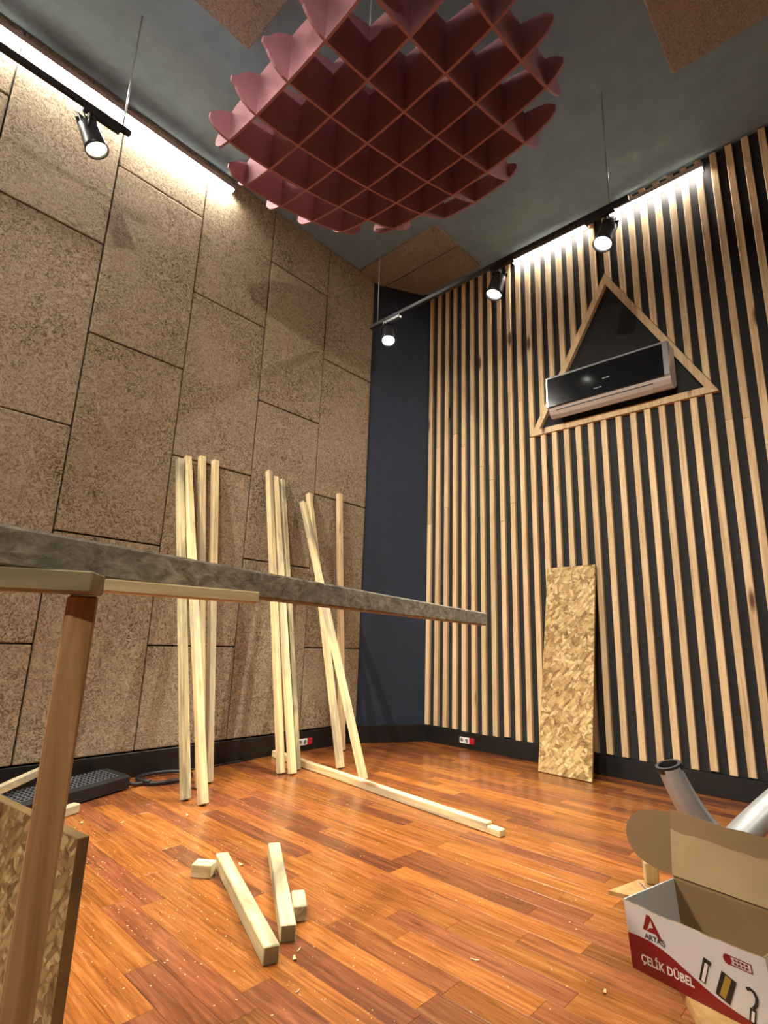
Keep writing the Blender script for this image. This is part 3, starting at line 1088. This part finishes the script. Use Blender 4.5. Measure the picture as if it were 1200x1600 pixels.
def text(s_, pos, size, mat, name, shear=0.0, bold=0.0, sx=1.0):
    cu = bpy.data.curves.new(name, 'FONT')
    cu.body = s_
    cu.size = size
    cu.shear = shear
    cu.offset = bold
    cu.resolution_u = 3
    tmp = bpy.data.objects.new(name + '_curve', cu)
    COL.objects.link(tmp)
    dg = bpy.context.evaluated_depsgraph_get()
    me = bpy.data.meshes.new_from_object(tmp.evaluated_get(dg))
    bpy.data.objects.remove(tmp)
    me.materials.clear()
    me.materials.append(mat)
    o = bpy.data.objects.new(name, me)
    link(o, front)
    vv = (FLt - FLb)
    vv = (vv - pu * vv.dot(pu)).normalized()
    rot = Matrix((pu * sx, vv, pu.cross(vv))).transposed().to_4x4()
    o.matrix_local = Matrix.Translation(on_front(pos[0], pos[1], 0.0012) - cbx.location) @ rot
    return o


text('ARTAŞ', (0.143, 0.545), 0.0115, M['box_black'], 'emblem_lettering', 0, 0.0002)
text('ÇELİK DÜBEL', (0.085, 0.165), 0.0185, M['box_light'], 'product_lettering', 0.0, 0.0005, 0.80)
# small outlined stamp at the upper right
st = [(0.735, 0.71), (0.90, 0.71), (0.90, 0.83), (0.735, 0.83)]
for (a_, b_) in (((0.755, 0.71), (0.905, 0.722)), ((0.755, 0.82), (0.905, 0.832)), ((0.897, 0.71), (0.905, 0.832))):
    print_poly('stamp_line', [(a_[0], a_[1]), (b_[0], a_[1]), (b_[0], b_[1]), (a_[0], b_[1])], M['box_red'])
print_poly('stamp_disc', [(0.752 + 0.028 * math.cos(k * math.pi / 8), 0.772 + 0.066 * math.sin(k * math.pi / 8)) for k in range(16)], M['box_red'], 0.0009)
for r_ in range(2):
    for i_ in range(4):
        s0 = 0.792 + i_ * 0.024
        t0 = 0.735 + r_ * 0.042
        print_poly('stamp_mark', [(s0, t0), (s0 + 0.016, t0), (s0 + 0.016, t0 + 0.026), (s0, t0 + 0.026)], M['box_red'])
# printed fixings: bolt, sleeve, hook


def pline(name, pts_, w, mat, lift=0.0009):
    """thick polyline in (s, t)"""
    base_ = cbx.location
    bm = bmesh.new()
    P = [on_front(a_, b_, lift) for a_, b_ in pts_]
    L_, R_ = [], []
    for i, p_ in enumerate(P):
        a_ = P[max(i - 1, 0)]
        b_ = P[min(i + 1, len(P) - 1)]
        tg = (b_ - a_).normalized()
        sd = tg.cross(pn).normalized() * w / 2
        L_.append(bm.verts.new(p_ + sd - base_))
        R_.append(bm.verts.new(p_ - sd - base_))
    for i in range(len(P) - 1):
        bm.faces.new((L_[i], L_[i + 1], R_[i + 1], R_[i]))
    return from_bm(name, bm, mat, front)


pline('printed_bolt', [(0.545, 0.30), (0.600, 0.62)], 0.010, M['box_black'])
pline('printed_bolt', [(0.551, 0.31), (0.598, 0.58)], 0.005, M['box_light'], 0.0012)
pline('printed_bolt', [(0.580, 0.625), (0.628, 0.595)], 0.007, M['box_black'], 0.0012)
pline('printed_sleeve', [(0.672, 0.20), (0.742, 0.545)], 0.022, M['box_black'])
pline('printed_sleeve', [(0.674, 0.23), (0.738, 0.53)], 0.009, M['box_gold'], 0.0012)
pline('printed_hook', [(0.845, 0.08), (0.868, 0.27)], 0.009, M['box_black'])
pline('printed_hook', [(0.868, 0.27), (0.892, 0.34), (0.902, 0.42), (0.892, 0.49), (0.868, 0.515), (0.845, 0.49)], 0.0045, M['box_black'], 0.0012)
pline('printed_hook', [(0.848, 0.10), (0.865, 0.24)], 0.004, M['box_light'], 0.0012)

# --- scraps on the back of the stool
o = poly_prism('plywood_scrap', [(1.742, -2.716, SZ + 0.001), (1.86, -2.745, SZ + 0.001), (1.89, -2.80, SZ + 0.001), (1.76, -2.80, SZ + 0.001)], (0, 0, 1), 0.008, M['plywood'])
tag(o, 'thin pointed plywood scrap sticking out behind the cardboard box', 'offcut')
o = stick('timber_block', (1.868, -2.772, SZ + 0.0095), (1.868, -2.772, SZ + 0.055), 0.035, 0.03, M['timber'], None, 0.5, 0.002)
tag(o, 'small wooden block standing behind the tab of the cardboard box', 'block')
o = poly_prism('paper_sheet', [(1.775, -2.80, SZ + 0.0095), (1.74, -2.86, SZ + 0.0095), (1.70, -2.83, SZ + 0.045), (1.74, -2.785, SZ + 0.05)], (0.3, 0.3, 0.9), 0.001, M['paper'])
tag(o, 'scrap of white paper tucked behind the cardboard box', 'paper')

# --- forked grey steel tube standing behind the box
fk = thing('forked_tube', (2.405, -2.826, 0.0), 'grey steel tubes forking in a v behind the cardboard box', 'metal frame')
H0 = Vector((2.405, -2.826, 0.215))


def bez(a, b, c, n=14):
    a, b, c = Vector(a), Vector(b), Vector(c)
    return [a * (1 - t_) ** 2 + b * 2 * t_ * (1 - t_) + c * t_ ** 2 for t_ in [k / n for k in range(n + 1)]]


arm1 = bez(H0, (2.30, -2.765, 0.29), (2.243, -2.722, 0.462))
rad1 = [0.060 - 0.022 * (k / 14) ** 0.7 for k in range(15)]
sweep('arm', arm1, rad1, M['grey_tube'], fk, 18, False, 0.8, False)
# open upper end: dark rim and hollow
tip, tg = arm1[-1], (arm1[-1] - arm1[-2]).normalized()
sweep('rim', [tip - tg * 0.012, tip + tg * 0.006], 0.0388, M['dark_gap'], fk, 18, False, 0.8, False)
sweep('hollow', [tip + tg * 0.006, tip - tg * 0.10], [0.029, 0.026], M['dark_gap'], fk, 18, False, 0.8, False)
rb = sweep('rim_face', [tip + tg * 0.0061, tip + tg * 0.0062], [0.0388, 0.029], M['cable'], fk, 18, False, 0.8, False)
arm2 = bez(H0, (2.44, -2.88, 0.30), (2.52, -3.04, 0.46))
sweep('arm', arm2, [0.052 - 0.012 * k / 14 for k in range(15)], M['grey_tube'], fk, 18, False, 0.8, True)
sweep('post', [H0 + Vector((0, 0, 0.02)), (2.405, -2.826, 0.02)], 0.045, M['grey_tube'], fk, 18)
pb = bmesh.new()
lathe_bm(pb, [(0.10, 0.0), (0.10, 0.01), (0.04, 0.03)], 24)
from_bm('foot_plate', pb, M['grey_tube'], fk)

# ================================================================== shavings and dust on the floor
chips = [((1.376, -2.038), 0.018, 'pale curled chip on the floor near the offcuts'), ((1.410, -2.013), 0.020, 'thin brown splinter on the floor near the offcuts'),
         ((1.716, -2.364), 0.022, 'thin splinter alone on the middle of the floor'), ((1.300, -2.147), 0.016, 'dark splinter on the floor in the foreground'),
         ((1.600, -1.440), 0.022, 'white chip beside the far end of the longest offcut'), ((1.338, -0.617), 0.02, 'pale chip on the floor near the workbench leg'),
         ((1.466, -0.718), 0.016, 'pale chip on the floor before the black power box'), ((1.722, -0.812), 0.018, 'pale chip on the floor by the left timbers'),
         ((1.83, -2.658), 0.014, 'pale chip on the floor left of the cardboard box')]
for (p, L, lab) in chips:
    bm = bmesh.new()
    k = 'thin' in lab or 'splinter' in lab
    w = L * (0.18 if k else 0.55)
    nseg = 4
    row = []
    for i in range(nseg + 1):
        t_ = i / nseg - 0.5
        z_ = 0.002 + (0.004 if not k else 0.0015) * (2 * t_) ** 2
        ww = w * (1 - 0.5 * abs(2 * t_))
        row.append([bm.verts.new((t_ * L, sgn * ww / 2, z_ + dz)) for dz in (0, 0.0018) for sgn in (-1, 1)])
    for a_, b_ in zip(row, row[1:]):
        for (i_, j_) in ((0, 1), (1, 3), (3, 2), (2, 0)):
            bm.faces.new((a_[i_], a_[j_], b_[j_], b_[i_]))
    for r_ in (row[0], row[-1]):
        bm.faces.new((r_[0], r_[1], r_[3], r_[2]))
    o = from_bm('wood_chip', bm, M['shaving'] if 'brown' not in lab and 'dark' not in lab else M['slat'])
    o.location = (p[0], p[1], -0.0015)
    o.rotation_euler = (0, 0, random.uniform(0, 3.1))
    tag(o, lab, 'wood chip', 'wood chips on the floor')

dust = bmesh.new()
dr = random.Random(9)
for i in range(900):
    if i < 620:
        px_, py_ = dr.gauss(1.30, 0.28), dr.gauss(-1.45, 0.55)
    else:
        px_, py_ = dr.uniform(1.0, 3.0), dr.uniform(-2.6, -0.3)
    near = False
    for (ax_, ay_), (bx_, by_) in (((1.318, -2.016), (1.545, -1.395)), ((1.412, -1.962), (1.742, -1.440)), ((1.44, -1.40), (1.48, -1.46)), ((1.50, -1.90), (1.563, -1.81)), ((2.765, -0.03), (2.585, -1.93)), ((1.40, -0.34), (1.70, -0.20))):
        vx, vy = bx_ - ax_, by_ - ay_
        k_ = max(-0.05, min(1.05, ((px_ - ax_) * vx + (py_ - ay_) * vy) / (vx * vx + vy * vy)))
        near = near or math.hypot(px_ - ax_ - k_ * vx, py_ - ay_ - k_ * vy) < 0.05
    if near or px_ < 0.75 or py_ > -0.1 or py_ < -2.7:
        continue
    s_ = dr.uniform(0.0008, 0.0026)
    a_ = dr.uniform(0, 3.1)
    vs = []
    for ex, ey in ((-1, -0.5), (1, -0.5), (1, 0.5), (-1, 0.5)):
        vs.append(dust.verts.new((px_ + s_ * (ex * math.cos(a_) - ey * math.sin(a_)), py_ + s_ * (ex * math.sin(a_) + ey * math.cos(a_)), 0.0008 + dr.uniform(0, 0.0008))))
    dust.faces.new(vs)
o = from_bm('sawdust', dust, M['shaving'])
o['kind'] = 'stuff'
o['label'] = 'fine pale sawdust scattered over the wooden floor'
o['category'] = 'sawdust'
